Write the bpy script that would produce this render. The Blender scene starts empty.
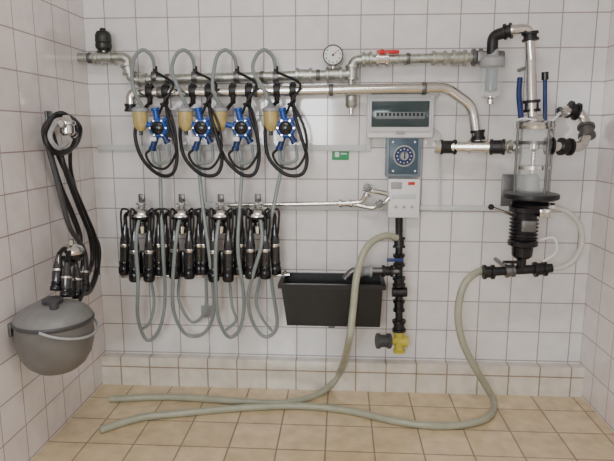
import bpy, bmesh, math, random
from mathutils import Vector, Matrix, Euler
random.seed(4)
# ---------------- camera ----------------
FPX=560.0; PITCH=math.radians(10.0); YAW=math.radians(3.4)
CAM=Vector((0,-2.7,1.285))
ROT=Euler((math.pi/2-PITCH,0,YAW),'XYZ').to_matrix()
cd=bpy.data.cameras.new('camera'); cam=bpy.data.objects.new('camera',cd)
bpy.context.scene.collection.objects.link(cam)
cam.location=CAM; cam.rotation_euler=(math.pi/2-PITCH,0,YAW)
cd.sensor_width=36; cd.lens=36*FPX/614; cd.clip_start=0.05
bpy.context.scene.camera=cam
U=1/207.0
def ray(px,py): return ROT@Vector(((px-307)/FPX,-(py-230.5)/FPX,-1))
def W(px,py,d=0.0):
    r=ray(px,py); return CAM+r*((-d-CAM.y)/r.y)
def F(px,py,z=0.0):
    r=ray(px,py); return CAM+r*((z-CAM.z)/r.z)
XL=F(108,379).x; XR=F(578,393).x
def PL(px,py,d=0.0):
    r=ray(px,py); return CAM+r*((XL+d-CAM.x)/r.x)
def WP(l): return [W(*p) for p in l]
# ---------------- materials ----------------
def mat(name,col,rough=0.5,metal=0.0,trans=0.0,ior=1.45,noise=0.0,alpha=1.0,nscale=30,coat=0):
    m=bpy.data.materials.new(name); m.use_nodes=True
    nt=m.node_tree; b=nt.nodes['Principled BSDF']
    b.inputs['Base Color'].default_value=(*col,1); b.inputs['Roughness'].default_value=rough
    b.inputs['Metallic'].default_value=metal; b.inputs['IOR'].default_value=ior
    b.inputs['Transmission Weight'].default_value=trans; b.inputs['Alpha'].default_value=alpha
    b.inputs['Coat Weight'].default_value=coat
    if noise>0:
        tc=nt.nodes.new('ShaderNodeTexCoord'); n=nt.nodes.new('ShaderNodeTexNoise'); n.inputs['Scale'].default_value=nscale
        n.inputs['Detail'].default_value=4
        r=nt.nodes.new('ShaderNodeValToRGB')
        r.color_ramp.elements[0].position=.3; r.color_ramp.elements[1].position=.7
        r.color_ramp.elements[0].color=(*[c*(1-noise) for c in col],1)
        r.color_ramp.elements[1].color=(*[min(1,c*(1+noise)) for c in col],1)
        nt.links.new(tc.outputs['Object'],n.inputs['Vector']); nt.links.new(n.outputs['Fac'],r.inputs['Fac'])
        nt.links.new(r.outputs['Color'],b.inputs['Base Color'])
    return m
def tilemat(name,ax,tw,th,c1,c2,cm,mortar,rough,off=(0,0),mottle=0.05,bump=0.25):
    m=bpy.data.materials.new(name); m.use_nodes=True; nt=m.node_tree; N=nt.nodes; L=nt.links
    b=N['Principled BSDF']; tc=N.new('ShaderNodeTexCoord'); s=N.new('ShaderNodeSeparateXYZ'); c=N.new('ShaderNodeCombineXYZ')
    L.new(tc.outputs['Object'],s.inputs[0])
    for k,(a,o) in enumerate(zip(ax,off)):
        ad=N.new('ShaderNodeMath'); ad.operation='ADD'; ad.inputs[1].default_value=o
        L.new(s.outputs['XYZ'.index(a)],ad.inputs[0]); L.new(ad.outputs[0],c.inputs[k])
    br=N.new('ShaderNodeTexBrick'); br.offset=0; br.squash=1
    br.inputs['Scale'].default_value=1; br.inputs['Brick Width'].default_value=tw; br.inputs['Row Height'].default_value=th
    br.inputs['Mortar Size'].default_value=mortar; br.inputs['Mortar Smooth'].default_value=.3
    br.inputs['Color1'].default_value=(*c1,1); br.inputs['Color2'].default_value=(*c2,1); br.inputs['Mortar'].default_value=(*cm,1)
    L.new(c.outputs[0],br.inputs['Vector'])
    n=N.new('ShaderNodeTexNoise'); n.inputs['Scale'].default_value=14; n.inputs['Detail'].default_value=5
    L.new(tc.outputs['Object'],n.inputs['Vector'])
    mr=N.new('ShaderNodeMapRange'); mr.inputs['To Min'].default_value=1-mottle; mr.inputs['To Max'].default_value=1+mottle
    mr.inputs['From Min'].default_value=.3; mr.inputs['From Max'].default_value=.7
    L.new(n.outputs['Fac'],mr.inputs['Value'])
    vm=N.new('ShaderNodeVectorMath'); vm.operation='MULTIPLY'
    L.new(br.outputs['Color'],vm.inputs[0]); L.new(mr.outputs[0],vm.inputs[1]); L.new(vm.outputs[0],b.inputs['Base Color'])
    rr=N.new('ShaderNodeMapRange'); rr.inputs['To Min'].default_value=rough; rr.inputs['To Max'].default_value=.85
    L.new(br.outputs['Fac'],rr.inputs['Value']); L.new(rr.outputs[0],b.inputs['Roughness'])
    inv=N.new('ShaderNodeMath'); inv.operation='SUBTRACT'; inv.inputs[0].default_value=1; L.new(br.outputs['Fac'],inv.inputs[1])
    n2=N.new('ShaderNodeTexNoise'); n2.inputs['Scale'].default_value=5; L.new(tc.outputs['Object'],n2.inputs['Vector'])
    ad=N.new('ShaderNodeMath'); ad.operation='MULTIPLY_ADD'; ad.inputs[1].default_value=.9
    L.new(n2.outputs['Fac'],ad.inputs[0]); L.new(inv.outputs[0],ad.inputs[2])
    bp=N.new('ShaderNodeBump'); bp.inputs['Strength'].default_value=bump; bp.inputs['Distance'].default_value=.003
    L.new(ad.outputs[0],bp.inputs['Height']); L.new(bp.outputs[0],b.inputs['Normal'])
    b.inputs['Coat Weight'].default_value=.5; b.inputs['Coat Roughness'].default_value=.06
    return m
TW=0.15
wc1=(.79,.775,.765); wc2=(.74,.73,.725); wm=(.34,.29,.31)
M_back=tilemat('glazed_tile_back','XZ',TW,TW,wc1,wc2,wm,.003,.14,off=(5-XL%TW,-.01+1.5))
M_side=tilemat('glazed_tile_side','YZ',TW,TW,(.80,.745,.735),(.75,.70,.695),(.36,.27,.27),.003,.14,off=(7.5,1.49))
M_floor=tilemat('floor_tile','XY',.2,.2,(.68,.54,.34),(.62,.48,.29),(.28,.21,.14),.0042,.22,off=(5.05,8.0),mottle=.13,bump=.3)
M_plinth=tilemat('plinth_tile','XZ',TW,.2,(.70,.66,.57),(.66,.62,.54),(.32,.25,.18),.004,.2,off=(5-XL%TW,.9),mottle=.12)
M_ceil=mat('ceiling_paint',(.8,.79,.77),.9,noise=.02)
galv=mat('galvanised_steel',(.42,.44,.40),.36,.85,noise=.3,nscale=60)
steel=mat('stainless_steel',(.68,.67,.64),.18,1.0,noise=.06)
dsteel=mat('dark_steel',(.16,.16,.16),.4,.8,noise=.15)
black=mat('black_rubber',(.009,.009,.011),.42,noise=.2)
blackg=mat('black_gloss_plastic',(.008,.008,.010),.2,noise=.1)
shellm=mat('teat_cup_shell',(.020,.021,.023),.16,noise=.1,coat=.6)
blue=mat('blue_plastic',(.012,.075,.36),.35,noise=.1)
dblue=mat('dark_blue_plastic',(.01,.03,.13),.35,noise=.1)
amber=mat('cream_cup_plastic',(.50,.39,.15),.3,noise=.15)
white=mat('white_plastic',(.74,.75,.76),.4,noise=.02)
offw=mat('grey_white_plastic',(.58,.61,.62),.4,noise=.03)
hose=mat('milk_hose_grey',(.24,.28,.28),.28,trans=.1,noise=.08,nscale=20)
chose=mat('water_hose_clear',(.40,.41,.31),.3,trans=.15,noise=.1,nscale=20)
braid=mat('braided_hose',(.55,.55,.50),.4,noise=.3,nscale=300)
glass=mat('clear_glass',(.85,.92,.92),.04,alpha=.22)
smoke=mat('smoked_window',(.035,.055,.06),.12,noise=.1)
red=mat('red_plastic',(.55,.02,.02),.4,noise=.05)
green=mat('green_sign',(.03,.30,.12),.4,noise=.05)
yellow=mat('yellow_plastic',(.50,.43,.06),.4,noise=.1)
grey=mat('grey_bucket_plastic',(.135,.13,.12),.42,noise=.1,nscale=12)
dgrey=mat('dark_grey_plastic',(.05,.052,.056),.4,noise=.08)
lgrey=mat('light_grey_plastic',(.32,.33,.34),.45,noise=.06)
tank=mat('black_trough_plastic',(.010,.011,.012),.35,noise=.15)
fillm=bpy.data.materials.new('added_fill_diffuser'); fillm.use_nodes=True  # glowing face of the added ceiling fixture
lb=fillm.node_tree.nodes['Principled BSDF']; lb.inputs['Base Color'].default_value=(.9,.9,.9,1)
lb.inputs['Emission Color'].default_value=(1,.97,.92,1); lb.inputs['Emission Strength'].default_value=2
# ---------------- mesh builder ----------------
def fillet(pts,R,n=6):
    out=[pts[0]]
    for i in range(1,len(pts)-1):
        a,b,c=pts[i-1],pts[i],pts[i+1]
        u=(a-b); v=(c-b); lu,lv=u.length,v.length; u.normalize(); v.normalize()
        ang=u.angle(v,math.pi)
        if ang>math.pi-.03: out.append(b); continue
        t=min(R/math.tan(ang/2),lu*.48,lv*.48)
        p0=b+u*t; p1=b+v*t
        for k in range(n+1):
            s=k/n; out.append(p0*(1-s)**2+b*2*s*(1-s)+p1*s*s)
    out.append(pts[-1]); return out
def catmull(p,n=8,closed=False):
    out=[]; m=len(p)
    rng=range(m if closed else m-1)
    for i in rng:
        if closed: a,b,c,d=p[(i-1)%m],p[i],p[(i+1)%m],p[(i+2)%m]
        else: a=p[i-1] if i>0 else p[0]*2-p[1]; b=p[i]; c=p[i+1]; d=p[i+2] if i+2<m else p[-1]*2-p[-2]
        for k in range(n):
            t=k/n
            out.append(.5*((2*b)+(c-a)*t+(2*a-5*b+4*c-d)*t*t+(3*b-a-3*c+d)*t**3))
    if not closed: out.append(p[-1])
    return out
class B:
    def __init__(s,name): s.name=name; s.v=[]; s.f=[]; s.fm=[]; s.mats=[]
    def mi(s,m):
        if m not in s.mats: s.mats.append(m)
        return s.mats.index(m)
    def add(s,vs,fs,m):
        o=len(s.v); s.v+= [Vector(x) for x in vs]; k=s.mi(m)
        for f in fs: s.f.append([i+o for i in f]); s.fm.append(k)
    def sweep(s,p,r,m,n=12,closed=False):
        q=[p[0]]
        for x in p[1:]:
            if (x-q[-1]).length>1e-5: q.append(x)
        if closed and (q[0]-q[-1]).length<1e-5: q.pop()
        p=q; N=len(p)
        if N<2: return
        rs=r if callable(r) else (lambda t:r)
        vs=[]; fs=[]; prev=None
        for i in range(N):
            if closed: t=p[(i+1)%N]-p[i-1]
            else: t=p[min(i+1,N-1)]-p[max(i-1,0)]
            t.normalize()
            if prev is None:
                a=Vector((0,0,1)) if abs(t.z)<.9 else Vector((1,0,0))
                u=t.cross(a).normalized()
            else:
                u=prev-t*prev.dot(t); u.normalize()
            prev=u; w=t.cross(u); rr=rs(i/(N-1))
            for k in range(n):
                an=2*math.pi*k/n; vs.append(p[i]+(u*math.cos(an)+w*math.sin(an))*rr)
        for i in range(N if closed else N-1):
            j=(i+1)%N
            for k in range(n): fs.append([i*n+k,i*n+(k+1)%n,j*n+(k+1)%n,j*n+k])
        if not closed:
            fs.append(list(range(n))[::-1]); fs.append([(N-1)*n+k for k in range(n)])
        s.add(vs,fs,m)
    def hose(s,pts,r,m,n=12,res=8,closed=False): s.sweep(catmull(pts,res,closed),r,m,n,closed)
    def pipe(s,pts,r,m,R=.05,n=16): s.sweep(fillet(pts,R),r,m,n)
    def cyl(s,a,b,r,m,r2=None,n=20):
        L=(b-a).length; s.lathe([(0,0),(r,0),(r2 if r2 is not None else r,L),(0,L)],a,b-a,m,n)
    def lathe(s,prof,o,ax,m,n=24):
        ax=ax.normalized(); a=Vector((0,0,1)) if abs(ax.z)<.9 else Vector((1,0,0))
        u=ax.cross(a).normalized(); w=ax.cross(u); vs=[]; fs=[]
        for (r,h) in prof:
            for k in range(n):
                an=2*math.pi*k/n; vs.append(o+ax*h+(u*math.cos(an)+w*math.sin(an))*max(r,1e-5))
        for i in range(len(prof)-1):
            for k in range(n): fs.append([i*n+k,(i+1)*n+k,(i+1)*n+(k+1)%n,i*n+(k+1)%n])
        s.add(vs,fs,m)
    def ball(s,c,r,m,sc=(1,1,1)):
        vs=[];fs=[];A=10;K=18
        for i in range(A+1):
            th=math.pi*i/A
            for k in range(K):
                an=2*math.pi*k/K
                vs.append(c+Vector((r*sc[0]*math.sin(th)*math.cos(an),r*sc[1]*math.sin(th)*math.sin(an),r*sc[2]*math.cos(th))))
        for i in range(A):
            for k in range(K): fs.append([i*K+k,(i+1)*K+k,(i+1)*K+(k+1)%K,i*K+(k+1)%K])
        s.add(vs,fs,m)
    def box(s,c,size,m,bev=.004,rot=None,seg=2):
        bm=bmesh.new(); bmesh.ops.create_cube(bm,size=1)
        for v in bm.verts: v.co=Vector((v.co.x*size[0],v.co.y*size[1],v.co.z*size[2]))
        if bev>0: bmesh.ops.bevel(bm,geom=bm.edges[:],offset=min(bev,min(size)*.45),segments=seg,affect='EDGES',profile=.5)
        R=rot if rot else Matrix.Identity(3)
        s.add([c+R@v.co for v in bm.verts],[[v.index for v in f.verts] for f in bm.faces],m); bm.free()
    def wbox(s,x0,y0,x1,y1,d0,d1,m,bev=.004):
        """box against back wall whose front face (depth d1) spans the given image pixel coordinates"""
        a=W(x0,(y0+y1)/2,d1); b=W(x1,(y0+y1)/2,d1); t=W((x0+x1)/2,y0,d1); q=W((x0+x1)/2,y1,d1)
        s.box(Vector(((a.x+b.x)/2,-(d0+d1)/2,(t.z+q.z)/2)),(abs(b.x-a.x),d1-d0,abs(t.z-q.z)),m,bev)
    def union(s,a,b,r,m,ridge=1.25):
        """pipe union: collar with raised ridges at both ends"""
        L=(b-a).length; e=min(L*.28,.012)
        s.lathe([(0,0),(r*ridge,0),(r*ridge,e),(r,e*1.15),(r,L-e*1.15),(r*ridge,L-e),(r*ridge,L),(0,L)],a,b-a,m,20)
    def clamp(s,c,ax,r,m,w=.02):
        ax=ax.normalized(); s.lathe([(r*.9,-w/2),(r*1.12,-w/2),(r*1.2,0),(r*1.12,w/2),(r*.9,w/2)],c,ax,m,20)
    def build(s):
        me=bpy.data.meshes.new(s.name); me.from_pydata([tuple(v) for v in s.v],[],s.f)
        for m in s.mats: me.materials.append(m)
        me.polygons.foreach_set('material_index',s.fm)
        me.polygons.foreach_set('use_smooth',[True]*len(s.f))
        bm=bmesh.new(); bm.from_mesh(me); bmesh.ops.recalc_face_normals(bm,faces=bm.faces[:]); bm.to_mesh(me); bm.free()
        me.set_sharp_from_angle(angle=math.radians(38))
        me.update()
        o=bpy.data.objects.new(s.name,me); bpy.context.scene.collection.objects.link(o); return o
X=Vector((1,0,0)); Yv=Vector((0,1,0)); Z=Vector((0,0,1)); FR=Vector((0,-1,0))
# ---------------- room ----------------
YF=-4.2; H=2.6
def slab(name,x0,x1,y0,y1,z0,z1,m):
    b=B(name); b.box(Vector(((x0+x1)/2,(y0+y1)/2,(z0+z1)/2)),(x1-x0,y1-y0,z1-z0),m,0); return b.build()
T=.1
slab('wall_back',XL-T,XR+T,0,T,0,H,M_back)
slab('wall_left',XL-T,XL,YF,0,0,H,M_side)
slab('wall_right',XR,XR+T,YF,0,0,H,M_side)
slab('wall_front',XL-T,XR+T,YF-T,YF,0,H,M_back)
slab('floor',XL-T,XR+T,YF-T,T,-T,0,M_floor)
slab('ceiling',XL-T,XR+T,YF-T,T,H,H+T,M_ceil)
zt=W(340,362,.05).z
slab('baseboard_back',XL,XR,-.055,0,0,zt,M_plinth)
# ---------------- lights ----------------
def area(name,loc,rot,sx,sy,e,col):
    l=bpy.data.lights.new(name,'AREA'); l.shape='RECTANGLE'; l.size=sx; l.size_y=sy; l.energy=e; l.color=col
    o=bpy.data.objects.new(name,l); o.location=loc; o.rotation_euler=rot; bpy.context.scene.collection.objects.link(o); return o
lf=B('added_fill_fixture'); lf.box(Vector((-.2,-1.9,H-.03)),(1.25,.3,.06),white,.01); lf.box(Vector((-.2,-1.9,H-.065)),(1.15,.2,.02),fillm,.006); lf.build()  # unseen fixture added as a housing for the overhead fill light
area('added_overhead_fill',(-.2,-1.9,H-.09),(0,0,0),1.1,.2,19,(1,.93,.86))  # added fill from above to brighten the room, source not in view
area('window_daylight',(-.55,-4.1,1.5),(math.radians(84),0,math.radians(-4)),.9,.8,50,(.93,.97,1))
w=bpy.data.worlds.new('world'); bpy.context.scene.world=w; w.use_nodes=True
w.node_tree.nodes['Background'].inputs[0].default_value=(.8,.85,.9,1); w.node_tree.nodes['Background'].inputs[1].default_value=.3

# ---------------- vacuum pipeline (galvanised) ----------------
g=4.4*U
def stub(b,c,r=.006,m=None): b.cyl(Vector((c.x,-.002,c.z)),c,r,m or dsteel)
b=B('vacuum_pipeline')
b.pipe(WP([(66,58,.08),(127,57,.08),(131,80,.08),(240,77,.08),(352,74,.08),(353,60,.08),(487,57,.08)]),g,galv,.03)
b.union(W(66,58,.08),W(74,58,.08),g*1.1,galv); b.union(W(97,57.5,.08),W(113,57.3,.08),g*1.2,galv)
b.union(W(127,64,.08),W(130,74,.08),g*1.25,galv)
b.union(W(138,80,.08),W(147,80,.08),g*1.2,galv)
b.union(W(296,75,.08),W(312,75,.08),g*1.2,galv); b.union(W(326,74.5,.08),W(342,74,.08),g*1.2,galv)
b.union(W(352,80,.08),W(352,65,.08),g*1.15,galv)
b.union(W(362,59.5,.08),W(372,59,.08),g*1.25,galv)
b.union(W(376,59,.08),W(388,59,.08),g*1.4,steel)
b.cyl(W(382,59,.08),W(382,51,.09),.008,steel)
b.box(W(388,52,.10),(.10,.018,.016),red,.005); b.ball(W(382,52,.1),.012,red)
b.union(W(432,58,.08),W(446,58,.08),g*1.2,galv)
b.union(W(452,58,.08),W(466,58,.08),g*1.35,galv); b.union(W(472,57.5,.08),W(482,57,.08),g*1.4,dsteel)
b.pipe(WP([(351,78,.08),(351,92,.08)]),g*.6,galv)
b.lathe([(0,0),(.018,0),(.026,.012),(.026,.05),(.03,.055),(.03,.07),(.012,.085),(0,.085)],W(351,108,.08),Z,galv)
b.cyl(W(351,108,.08),W(351,114,.08),.008,steel)
for x,y in ((90,58),(168,79),(262,76.5),(318,75),(408,58.5),(456,58)):
    c=W(x,y,.08); b.clamp(c,X,g,dsteel,.018); stub(b,c); b.cyl(Vector((c.x,-.001,c.z)),Vector((c.x,-.006,c.z)),.018,dsteel)
b.build()
b=B('vacuum_regulator')
b.cyl(W(104,57,.08),W(104,46,.08),.012,galv)
b.lathe([(0,0),(.022,0),(.036,.012),(.038,.03),(.034,.034),(.037,.04),(.036,.07),(.028,.085),(.015,.09),(.012,.1),(0,.1)],W(104,51,.08),Z,mat('regulator_dark',(.03,.035,.028),.4,.3,noise=.2))
b.build()
b=B('vacuum_gauge'); c=W(333,55,.1)
b.lathe([(0,-.03),(.042,-.03),(.046,-.02),(.046,0),(.041,.003),(.040,-.003)],c,FR,dsteel,32)
b.lathe([(0.041,-.002),(0,-.002)],c,FR,white,32)
for k in range(9):
    a=math.radians(-220+k*32.5); b.box(c+Vector((math.cos(a)*.032,-.003,math.sin(a)*.032)),(.005,.001,.005),blackg,0)
b.box(c+Vector((.008,-.004,.008)),(.03,.001,.003),red,0,rot=Matrix.Rotation(-math.pi/4,3,'Y')); b.ball(c+Vector((0,-.003,0)),.005,blackg)
b.cyl(c+Vector((0,.02,-.04)),W(333,73,.08),.009,steel); b.build()
# ---------------- stainless milk line ----------------
b=B('milk_pipeline'); s_=4.8*U; dm=.13
pl=fillet(WP([(131,107,dm),(131,93,dm),(280,91,dm),(447,88,dm),(472,106,dm),(478,147,dm)]),.11,12)
b.sweep(pl,s_,steel,18)
b.union(W(131,112,dm),W(131,104,dm),s_*1.1,black,1.15)
b.pipe(WP([(446,147,dm),(512,147,.2)]),s_*1.02,steel)
b.union(W(477.5,130,dm),W(478,140,dm),s_*1.2,black,1.15)
b.union(W(440,147,dm),W(456,147,dm),s_*1.25,black,1.15)
b.cyl(W(434,147,dm),W(441,147,dm),s_*1.35,steel)
b.union(W(468,147,.145),W(488,147,.165),s_*1.15,steel,1.2)
b.union(W(490,147,.17),W(505,147,.19),s_*1.3,black,1.15)
for x,y in ((160,92.5),(256,91),(331,90),(424,88.5)):
    c=W(x,y,dm); b.clamp(c,X,s_,dsteel,.02); stub(b,c); b.cyl(Vector((c.x,-.001,c.z)),Vector((c.x,-.006,c.z)),.018,dsteel)
b.build()
# ---------------- meters with loops ----------------
CX=[155,198,238,282]; CUP=[141,186,220,271]
PK=[143,183,225,264]
for i,(cx,cu,pk) in enumerate(zip(CX,CUP,PK)):
    b=B('milk_meter'); yy=91.5-i*.4
    for tx in (cx-5,cx+11):
        c=W(tx,yy,dm); b.clamp(c,X,s_*1.12,black,.03); b.cyl(c,W(tx,yy+12,dm+.03),.012,black); b.box(W(tx,yy-6,dm),(.02,.02,.02),blackg,.004)
    b.hose(WP([(cu+2,108,.16),(cu-7,90,.19),(pk-11,70,.17),(pk-7,55,.14),(pk+1,50,.12),(pk+9,57,.1),(pk+12,70,.085)]),.0085,hose)
    c=W(pk+12,77,.08); b.clamp(c,X,g*1.1,dsteel,.026); b.cyl(c,W(pk+12,66,.085),.011,black)
    b.hose(WP([(pk+13,72,.1),(cx+18,84,.17),(cx+10,100,.19),(cx+4,114,.17)]),.006,black)
    o=W(cu,131,.15)
    b.lathe([(0,0),(.014,0),(.03,.02),(.033,.035),(.034,.085),(0,.085)],o,Z,amber)
    b.lathe([(.034,.085),(.038,.087),(.038,.1),(.02,.108),(.012,.125),(0,.125)],o,Z,lgrey)
    b.cyl(o,o-Z*.02,.008,blackg)
    c=W(cx+4,128,.14)
    b.lathe([(0,-.04),(.03,-.04),(.034,-.03),(.034,-.01),(.044,-.006),(.044,.012),(.036,.02),(0,.02)],c,FR,blue,24)
    b.lathe([(.030,.018),(.030,.03),(.022,.036),(0,.036)],c,FR,blackg,20)
    for k in range(6):
        a=k*math.pi/3; b.cyl(c+Vector((math.cos(a)*.037,-.01,math.sin(a)*.037)),c+Vector((math.cos(a)*.037,-.021,math.sin(a)*.037)),.004,steel,n=8)
    b.union(c,W(cx,108,.14),.015,blue); b.union(c,W(cx-3,150,.14),.014,dblue); b.union(c,W(cu+4,124,.15),.012,blue)
    b.union(c,W(cx+13,143,.14),.013,dblue); b.box(W(cx+12,118,.15),(.05,.02,.016),blue,.004,rot=Matrix.Rotation(-.7,3,'Y'))
    stub(b,c,.012)
    b.box(Vector((c.x,-.005,c.z)),(.05,.008,.09),dsteel,.002)
    b.box(W(cx-2,139,.17),(.03,.012,.02),white,.003)
    j=[0,2,-1,3][i]
    b.hose(WP([(cx-5,yy+11,.16),(cx-14,114,.13),(cx-20+j,134,.13),(cx-13,158,.15),(cx+3,174,.17),(cx+17+j,174,.18),(cx+22+j,158,.18),(cx+19,136,.18),(cx+13,116,.17),(cx+11,yy+11,.16)]),.0085,black)
    b.hose(WP([(cx+6,104,.16),(cx+14,110,.2),(cx+20+j,130,.21),(cx+21+j,152,.2),(cx+11+j,168,.19),(cx-2,166,.18),(cx-9,155,.16),(cx-4,149,.14)]),.006,black)
    b.hose(WP([(cx-3,150,.14),(cx,163,.17),(cx+14,160,.19),(cx+14,145,.15)]),.0075,hose)
    b.build()
# ---------------- clusters with long milk hoses ----------------
def shell(b,a,c,r=.0225):
    ax=c-a; L=ax.length; k=L/.23
    b.lathe([(0,0),(.010,0),(.011,.02*k),(r*.72,.03*k),(r*.85,.06*k),(r*1.0,.075*k),(r*1.05,.12*k),(r,.17*k)],a,ax,shellm,20)
    b.lathe([(r,.17*k),(r*1.1,.175*k),(r*1.1,.187*k),(r*.95,.19*k),(r*1.2,.2*k),(r*1.22,.222*k),(r*1.05,.23*k),(0,.23*k)],a,ax,blackg,20)
    b.lathe([(r*1.06,.092*k),(r*1.10,.094*k),(r*1.10,.104*k),(r*1.06,.106*k)],a,ax,steel,20)
KX=[142,182,221,258]
LH=[[(142,205,.17),(136,240,.2),(138,280,.2),(138,318,.16),(147,340,.12),(159,330,.12),(165,300,.13),(163,250,.19),(161,200,.16),(160,168,.15),(158,150,.14)],
    [(182,205,.17),(176,240,.21),(173,280,.2),(174,312,.16),(186,334,.12),(204,333,.12),(214,310,.14),(210,260,.2),(202,200,.17),(199,165,.15),(199,150,.14)],
    [(221,205,.17),(216,245,.21),(216,290,.2),(219,320,.16),(229,337,.12),(240,328,.12),(244,300,.14),(238,250,.2),(240,205,.17),(242,170,.15),(240,150,.14)],
    [(258,205,.17),(262,240,.21),(253,275,.2),(248,300,.16),(254,325,.12),(266,337,.12),(277,325,.12),(272,285,.15),(268,240,.19),(276,195,.17),(283,160,.15),(282,150,.14)]]
LH2=[[(149,270,.1),(154,300,.12),(150,322,.12),(140,330,.12)],[(180,272,.1),(179,300,.12),(192,322,.12),(205,310,.13),(206,275,.12)],
     [(229,272,.1),(232,305,.12),(236,320,.12),(226,330,.12)],[(262,272,.1),(256,300,.12),(262,318,.12),(272,331,.12)]]
for i,kx in enumerate(KX):
    b=B('milking_cluster'); o=W(kx,223,.15)
    b.lathe([(0,0),(.022,0),(.034,.01),(.04,.02),(.056,.024),(.056,.032)],o,Z,blackg)
    b.lathe([(.056,.032),(.062,.036),(.060,.048),(.048,.066),(.026,.076),(.014,.078),(.014,.086),(.024,.088),(.024,.096),(0,.098)],o,Z,steel,28)
    b.lathe([(.02,.0),(.032,-.012),(.028,-.045),(.012,-.055),(0,-.057)],o,Z,steel,24)
    for sx in (-1,1):
        for (ox,dd,y0,y1) in ((16.5,.155,222,274),(7.5,.19,228,281)):
            if i in (1,3) and ox==7.5: y1-=3
            a=W(kx+sx*ox,y0,dd); e=W(kx+sx*(ox+(1.2 if ox>10 else -.3)),y1,dd-.01)
            shell(b,a,e)
            b.hose([W(kx+sx*4,219,.16),W(kx+sx*(ox*.75),213,dd+.01),W(kx+sx*ox,216,dd),a],.0095,black)
            b.hose(WP([(kx+sx*3,216,.17),(kx+sx*(ox+3),209,dd+.02),(kx+sx*(ox+4),226,dd+.02),(kx+sx*(ox+2.5),239,dd+.01)]),.005,black)
    b.pipe([Vector((W(kx,200,.0).x,-.002,W(kx,200,0).z)),W(kx,200,.15),W(kx,208,.15)],.006,dsteel,.02)
    b.box(Vector((W(kx,200,0).x,-.005,W(kx,200,0).z)),(.03,.008,.06),dsteel,.002)
    b.box(W(kx,262,.13),(.035,.03,.11),blackg,.006); b.cyl(W(kx,276,.1),W(kx,262,.13),.009,black)
    b.hose(WP(LH[i]),.0088,hose); b.hose(WP(LH2[i]),.0075,hose)
    b.build()
b=B('wash_rail')
b.pipe(WP([(120,276,.085),(290,275,.085)]),.010,steel)
for x in (124,205,284):
    c=W(x,275.6,.085); b.clamp(c,X,.010,dsteel,.018); stub(b,c,.005)
b.build()
# ---------------- trunking ----------------
b=B('cable_trunking')
b.wbox(97,145,366,151,.001,.02,offw,.003); b.wbox(366,128,371,151,.001,.02,offw,.003)
b.wbox(202,203,388,210,.001,.018,offw,.003); b.wbox(420,206,520,211,.001,.018,offw,.003)
b.wbox(201,150,205,210,.001,.018,offw,.003)
b.build()
b=B('cable_conduit'); b.pipe([W(404,217,.03),W(404,232,.03)],.008,offw); b.pipe(WP([(440,80,.01),(440,92,.01),(433,100,.03)]),.005,offw,.02)
b.pipe([W(433,128,.03),W(440,134,.02),W(440,210,.02)],.005,offw,.02); b.build()
# ---------------- fuse box ----------------
b=B('fuse_box')
b.wbox(367,94,434,138,.001,.075,white,.01); b.wbox(369,97,432,132,.07,.088,offw,.006)
b.wbox(371.5,101,429.5,127,.085,.093,smoke,.003)
b.wbox(376,112,425,119,.09,.0945,mat('breaker_row',(.14,.17,.18),.4,noise=.1),.001)
for k in range(12): b.wbox(377+k*4,113,379+k*4,116,.094,.0965,blackg,0)
b.wbox(396,131,405,134,.085,.095,lgrey,.002); b.build()
b=B('green_sign'); b.wbox(332,149,349,160,.001,.004,green,.001); b.wbox(335,152,339,157,.004,.005,white,0); b.wbox(341,153,347,154.3,.004,.005,white,0); b.build()
b=B('wash_controller')
b.wbox(386,136,421,177,.001,.06,mat('controller_grey',(.17,.22,.26),.4,noise=.05),.006)
b.wbox(389,139,418,174,.058,.066,mat('controller_face',(.05,.09,.13),.35,noise=.08),.003)
c=W(404,156,.066)
b.lathe([(.05,0),(.05,.006),(.044,.008),(.042,.003),(.038,.003)],c,FR,lgrey,32)
b.lathe([(.041,.003),(0,.003)],c,FR,dblue,32); b.lathe([(.021,.003),(.018,.024),(0,.024)],c,FR,lgrey,24)
b.box(c+Vector((0,-.026,.004)),(.005,.01,.03),blackg,.001)
for k in range(12):
    a=k*math.pi/6; b.box(c+Vector((math.cos(a)*.032,-.0045,math.sin(a)*.032)),(.005,.001,.005),white,0)
for x in (393,415):
    for y in (142,171): b.cyl(W(x,y,.064),W(x,y,.07),.005,white,n=10)
b.build()
b=B('electric_control_box')
b.wbox(388,179,420,218,.001,.07,white,.007); b.wbox(391,182,402,189,.068,.074,lgrey,.001)
b.wbox(408,182,415,185,.068,.074,red,.002); b.wbox(392,194,416,199,.068,.072,offw,.001)
for x in (396,404,412): b.cyl(W(x,207,.068),W(x,207,.076),.007,lgrey,n=16)
b.build()
# ---------------- water mixer ----------------
b=B('water_mixer_tap')
b.pipe(WP([(228,205,.05),(300,204,.05),(352,203,.05)]),2.2*U,steel)
b.pipe(WP([(340,203,.05),(362,202,.06),(368,190,.07),(388,194,.07)]),2.4*U,steel,.03)
b.pipe(WP([(352,204,.05),(372,208,.07),(384,203,.07),(389,198,.07)]),2.4*U,steel,.02)
b.union(W(339,203.5,.05),W(352,203.5,.05),.016,steel); b.union(W(366,196,.07),W(369,188,.07),.014,steel)
for (x,y) in ((367,187),(379,203)):
    c=W(x,y,.075); b.cyl(c,c+FR*.04,.009,steel)
    b.lathe([(.0,.035),(.018,.036),(.02,.045),(.018,.055),(0,.056)],c,FR,dsteel)
    for k in range(4):
        a=k*math.pi/2+.4; b.ball(c+FR*.045+Vector((math.cos(a),0,math.sin(a)))*.02,.007,steel)
for x in (235,300,346): stub(b,W(x,204,.05))
b.build()
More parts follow.
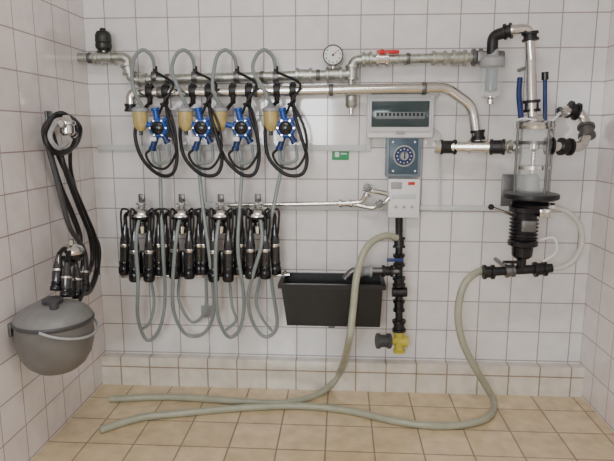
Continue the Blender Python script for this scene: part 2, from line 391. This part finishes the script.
# ---------------- trough ----------------
b=B('wash_trough')
zt0=W(330,273,.01).z; zb=W(330,327,.2).z
xl=W(279,287,.22).x; xr=W(385,287,.22).x; xlb=W(287,327,.19).x; xrb=W(380,327,.19).x
def ring(x0,x1,d0,d1,z): return [Vector((x0,-d0,z)),Vector((x1,-d0,z)),Vector((x1,-d1,z)),Vector((x0,-d1,z))]
t=.006
V=ring(xlb,xrb,.03,.19,zb)+ring(xl+.01,xr-.01,.014,.215,zt0-.02)+ring(xl-.004,xr+.004,.003,.232,zt0-.02)+ring(xl-.004,xr+.004,.003,.232,zt0)+ring(xl+.016,xr-.016,.018,.209,zt0)+ring(xlb+t,xrb-t,.036,.184,zb+t)
fs=[[0,1,2,3]]
for k in range(5):
    for q in range(4): fs.append([k*4+q,k*4+(q+1)%4,(k+1)*4+(q+1)%4,(k+1)*4+q])
fs.append([20,21,22,23]); b.add(V,fs,tank)
b.box(Vector(((xl+xr)/2,-.02,zb-.008)),(.3,.036,.016),dsteel,.003)
b.box(Vector(((xl+xr)/2,-.095,zb-.006)),(.03,.18,.012),dsteel,.002)
b.build()
# ---------------- drain manifold ----------------
b=B('drain_manifold'); r=3.6*U; D=.12
b.pipe([W(399,218,.05),W(399,236,.1),W(399,332,D)],r,black,.02)
b.union(W(399,237,.1),W(399,248,.11),r*1.35,black); b.union(W(399,254,D),W(399,266,D),r*1.3,blackg)
b.cyl(W(399,260,D),W(399,260,D+.07),.008,blackg); b.box(W(395,260,D+.075),(.075,.01,.016),dblue,.003)
b.pipe(WP([(345,279,D),(352,271,D),(399,271,D)]),r,dsteel,.03)
b.union(W(360,271,D),W(372,271,D),r*1.35,lgrey); b.union(W(382,271,D),W(393,271,D),r*1.3,black)
b.union(W(399,277,D),W(399,286,D),r*1.4,black); b.cyl(W(392,292,D),W(407,292,D),r*1.3,black); b.union(W(399,300,D),W(399,311,D),r*1.3,blackg); b.union(W(399,320,D),W(399,331,D),r*1.5,black)
b.union(W(399,331,D),W(399,352,D),r*1.35,yellow); b.pipe(WP([(399,341,D),(384,341,D+.03)]),r,yellow); b.union(W(390,341,D+.02),W(377,341,D+.035),r*1.7,dgrey)
b.cyl(W(399,341,D),W(408,342,D),r*1.5,yellow)
for y in (292,245): stub(b,W(399,y,D),.008)
b.build()
# ---------------- water hoses over the floor ----------------
hr=.0165
def FL(l): return [F(x,y,hr) for x,y in l]
b=B('water_hose')
b.hose(WP([(397,238,.12),(384,236,.15),(367,247,.2),(357,275,.26),(353,310,.28),(349,340,.32)])+[F(340,372,.10)]+FL([(322,392),(285,403),(235,401),(170,397),(110,399)]),hr,chose,14)
b.build()
b=B('water_hose')
b.hose(WP([(492,272,.2),(478,272,.22),(464,285,.25),(458,312,.26),(462,340,.26),(474,366,.24),(487,388,.20)])+FL([(494,404),(485,419),(447,426),(400,422),(350,411),(300,406),(240,408),(185,413),(140,418),(100,430)]),hr,chose,14)
b.build()
# ---------------- filter and delivery arch ----------------
b=B('vacuum_filter'); c=W(490,104,.12)
b.lathe([(0,0),(.014,0),(.014,.02),(.035,.028),(0.035,.03)],c,Z,steel)
b.lathe([(.035,.03),(.046,.035),(.047,.05),(.047,.16)],c,Z,glass,28)
b.lathe([(0,.055),(.026,.055),(.026,.15),(0,.15)],c,Z,mat('filter_core',(.16,.20,.22),.5,noise=.1))
b.lathe([(0,.158),(.052,.158),(.054,.165),(.054,.19),(.045,.2),(.025,.205),(.025,.23),(0,.23)],c,Z,lgrey,28)
b.box(W(490,57,.1),(.12,.05,.05),dsteel,.01)
stub(b,W(490,57,.1),.008)
b.build()
b=B('vacuum_delivery_pipe'); dp=.17; rp=5*U
b.pipe(WP([(492,56,.12),(493,36,.13),(512,30,dp),(529,28,dp),(531,60,dp),(532,126,dp+.02)]),4.3*U,steel,.045)
b.pipe(WP([(492,54,.12),(493,36,.13),(506,32,.16)]),rp,black,.03); b.union(W(504,32,.155),W(512,30.5,.17),rp*1.1,black)
b.union(W(530,32,dp),W(530.5,41,dp),rp*1.15,black)
b.union(W(531.5,100,dp),W(531.7,112,dp),rp*1.2,black)
b.hose(WP([(520,78,.13),(519,95,.15),(521,118,.19)]),.012,dblue)
b.cyl(W(545,78,.15),W(545,124,.17),.009,dblue); b.cyl(W(545,72,.15),W(545,80,.15),.015,blackg)
stub(b,W(531,66,dp),.008)
b.build()
# ---------------- receiver jar ----------------
b=B('milk_receiver'); D=.24
o=W(531,190,D); top=W(531,126,D); Lg=top.z-o.z; R=15*U*.92
b.lathe([(R*1.0,-.01),(R*1.02,.01),(R*1.02,Lg-.03),(R*.9,Lg-.01)],o,Z,glass,32)
b.lathe([(0,.002),(R*.99,.002)],o,Z,steel,32)
b.lathe([(0,Lg-.012),(R*1.15,Lg-.012),(R*1.2,Lg),(R*1.1,Lg+.014),(R*.5,Lg+.024),(R*.35,Lg+.04),(0,Lg+.04)],o,Z,steel,32)
b.lathe([(0,-.042),(R*1.5,-.042),(R*1.74,-.034),(R*1.76,-.022),(R*1.72,-.014)],o,Z,black,32)
b.lathe([(R*1.72,-.014),(R*1.2,-.008),(0,-.008)],o,Z,dsteel,32)
b.lathe([(0,-.072),(R*1.1,-.072),(R*1.25,-.06),(R*1.1,-.048),(0,-.042)],o,Z,blackg,32)
for a in (20,110,200,290):
    q=Vector((math.cos(math.radians(a)),math.sin(math.radians(a)),0))*R*1.28
    b.cyl(o+q-Z*.03,o+q+Z*(Lg+.01),.005,dsteel,n=10); b.cyl(o+q+Z*(Lg-.005),o+q+Z*(Lg+.02),.009,dsteel,n=6)
b.lathe([(.010,.0),(.010,Lg*.6),(.022,Lg*.65),(.022,Lg*.72),(0,Lg*.74)],o,Z,steel)
b.lathe([(R*.5,.002),(R*.5,.05),(R*.3,.07),(0,.07)],o,Z,lgrey,24)
b.lathe([(R*1.03,.09),(R*1.08,.09),(R*1.08,.105),(R*1.03,.105)],o,Z,steel,32)
b.lathe([(R*1.03,Lg*.72),(R*1.1,Lg*.72),(R*1.1,Lg*.77),(R*1.03,Lg*.77)],o,Z,dsteel,32)
b.union(W(508,147,.2),W(518,147,D),.024,steel)
b.hose(WP([(514,128,D),(520,119,D+.02),(540,122,D+.03),(552,136,D),(548,150,D)]),.004,white)
b.hose(WP([(560,113,.2),(553,120,.23),(545,123,D)]),.006,white)
b.cyl(W(515,216,D),W(491,207,D+.05),.006,steel); b.ball(W(491,207,D+.05),.013,blackg)
c=o-Z*.03; b.box(Vector((c.x,-D/2,c.z)),(.04,D-.004,.02),dsteel,.003); b.box(Vector((c.x,-.008,c.z)),(.12,.012,.16),dsteel,.003)
b.build()
b=B('milk_pump'); o2=o-Z*.073
hm=o2.z-W(526,258,D).z; rm=.058
prof=[(0,0),(rm*1.15,0),(rm*1.15,-.02),(rm*.9,-.025)]
zz=-.05
while zz>-hm*.62: prof+=[(rm*.9,zz),(rm*1.05,zz-.002),(rm*1.05,zz-.007),(rm*.9,zz-.009)]; zz-=.016
prof+=[(rm*1.1,-hm*.66),(rm*1.1,-hm*.74),(rm*.8,-hm*.78),(rm*.75,-hm*.95),(rm*.55,-hm),(0,-hm)]
b.lathe(prof,o2-X*.02,Z,blackg,32)
b.box(o2+Vector((-.02,-rm*1.0,-.075)),(.06,.03,.05),dsteel,.006)
b.box(o2+Vector((.05,-.03,-.02)),(.05,.05,.04),steel,.008); b.cyl(W(540,206,D),W(554,207,D),.018,steel)
pb=o2-X*.02-Z*hm
b.cyl(pb+Z*.01,pb-Z*.06,.02,black)
b.pipe(WP([(486,272,D),(552,268,D)]),.02,black); b.union(W(483,272,D),W(494,272,D),.026,black); b.union(W(505,271,D),W(514,270,D),.027,dsteel,1.15)
b.union(W(534,269.5,D),W(546,268.5,D),.027,black); b.cyl(W(519,270,D),W(519,262,D+.04),.008,blackg); b.box(W(512,262,D+.04),(.08,.014,.012),blackg,.003)
stub(b,W(510,271,D),.009)
b.build()
b=B('braided_hose')
b.hose(WP([(552,207,D),(566,211,D),(579,224,D-.01),(582,243,D-.02),(574,260,D),(560,268,D),(548,269,D)]),.012,braid,14)
b.hose(WP([(540,240,D),(554,238,D+.02),(556,252,D+.02),(543,262,D)]),.006,white,10)
b.build()
b=B('milk_return_pipe')
b.pipe(WP([(546,146,D),(581,147,.2),(588,132,.16),(583,116,.12),(572,110,.12),(560,112,.17)]),4.6*U,steel,.045)
b.union(W(560,146.5,.22),W(571,147,.21),.03,black); b.union(W(587,137,.17),W(586,126,.14),.029,dsteel); b.union(W(578,112,.12),W(568,109,.12),.031,black); b.union(W(546,146,D),W(553,146,D),.03,black)
stub(b,W(574,111,.12),.009)
b.build()
b=B('wall_socket'); b.wbox(201,306,213,318,.001,.012,lgrey,.003); b.lathe([(.018,0),(.018,.002),(.016,-.004),(0,-.004)],W(207,312,.013),FR,dsteel); b.build()
# ---------------- left wall things ----------------
b=B('hanging_milking_unit')
h=PL(62,122,.06); b.pipe([Vector((XL+.002,h.y,h.z)),h,h+Vector((.02,0,.03))],.008,dsteel,.02); b.box(Vector((XL+.006,h.y,h.z)),(.008,.05,.09),dsteel,.002)
def PP(l): return [PL(*p) for p in l]
q=PL(67,128,.12); b.lathe([(0,-.03),(.02,-.03),(.028,-.02),(.028,.01),(.034,.014),(.034,.024),(.02,.032),(.012,.05),(0,.05)],q,Z,steel); b.union(q,PL(75,136,.12),.013,dsteel); b.union(q,PL(60,124,.12),.012,steel)
b.hose(PP([(50,120,.03),(44,130,.05),(48,146,.07),(62,152,.08),(76,144,.07),(80,128,.05),(70,117,.06),(58,115,.05)]),.0105,black,closed=True)
b.hose(PP([(54,116,.06),(45,134,.09),(54,152,.11),(70,150,.11),(76,132,.09),(66,115,.09)]),.010,black,closed=True)
b.hose(PP([(56,121,.1),(50,136,.12),(58,148,.13),(68,142,.13)]),.009,lgrey)
L_=[[(48,128,.04),(50,152,.05),(60,186,.05),(72,214,.05),(80,238,.06),(76,258,.08),(68,266,.09)],
    [(50,128,.07),(57,150,.08),(70,180,.07),(84,212,.05),(95,240,.05),(97,268,.05),(90,290,.08),(80,294,.11)],
    [(60,150,.09),(66,172,.10),(78,205,.09),(90,236,.07),(92,262,.07),(84,282,.1)],
    [(46,140,.08),(54,170,.09),(62,200,.10),(70,228,.10),(84,250,.08),(86,272,.08),(78,290,.1)],
    [(70,148,.06),(72,176,.05),(86,220,.04),(99,246,.04),(98,275,.04)]]
for k,l in enumerate(L_): b.hose(PP(l),[.012,.0125,.010,.010,.008][k],black if k!=3 else dgrey)
cl=PL(72,258,.13)
b.lathe([(0,-.015),(.035,-.01),(.048,.005),(.048,.02)],cl,Z,blackg); b.lathe([(.048,.02),(.050,.03),(.042,.045),(.02,.057),(.012,.06),(.012,.075),(0,.075)],cl,Z,steel)
for (x,y,x2,y2,d) in ((59,254,56,291,.12),(67,262,66,297,.16),(76,264,77,298,.15),(84,256,85,291,.12)):
    a=PL(x,y,d); e=PL(x2,y2,d); shell(b,a,e,.019); b.hose([cl+Z*.01,(cl+a)/2+Z*.03,a],.009,black)
b.build()
b=B('grey_bucket')
c=PL(55,331,.147)
b.lathe([(0,-.158),(.04,-.156),(.075,-.145),(.105,-.12),(.125,-.085),(.137,-.04),(.140,.0),(.136,.035),(.140,.04),(.140,.055)],c,Z,grey,40)
b.lathe([(.140,.055),(.134,.066),(.12,.083),(.095,.098),(.06,.108),(0,.112)],c,Z,mat('bucket_lid_grey',(.17,.17,.165),.4,noise=.08),40)
b.lathe([(.1405,.04),(.1435,.044),(.1435,.051),(.1405,.055)],c,Z,dgrey,40)
b.lathe([(.035,.105),(.038,.125),(.03,.13),(0,.13)],c,Z,dgrey); b.cyl(c+Vector((.03,-.05,.09)),c+Vector((.035,-.055,.135)),.016,dgrey)
hp=[]
for k in range(13):
    a=math.pi*k/12; hp.append(c+Vector((.02+.13*math.sin(a),math.cos(a)*.143,.045-math.sin(a)*.05)))
b.hose(hp,.005,lgrey)
b.hose(PP([(70,314,.2),(80,300,.2),(84,290,.15),(80,284,.12)]),.007,black)
b.box(Vector((XL+.007,c.y,c.z+.02)),(.012,.12,.05),dsteel,.003)
b.build()
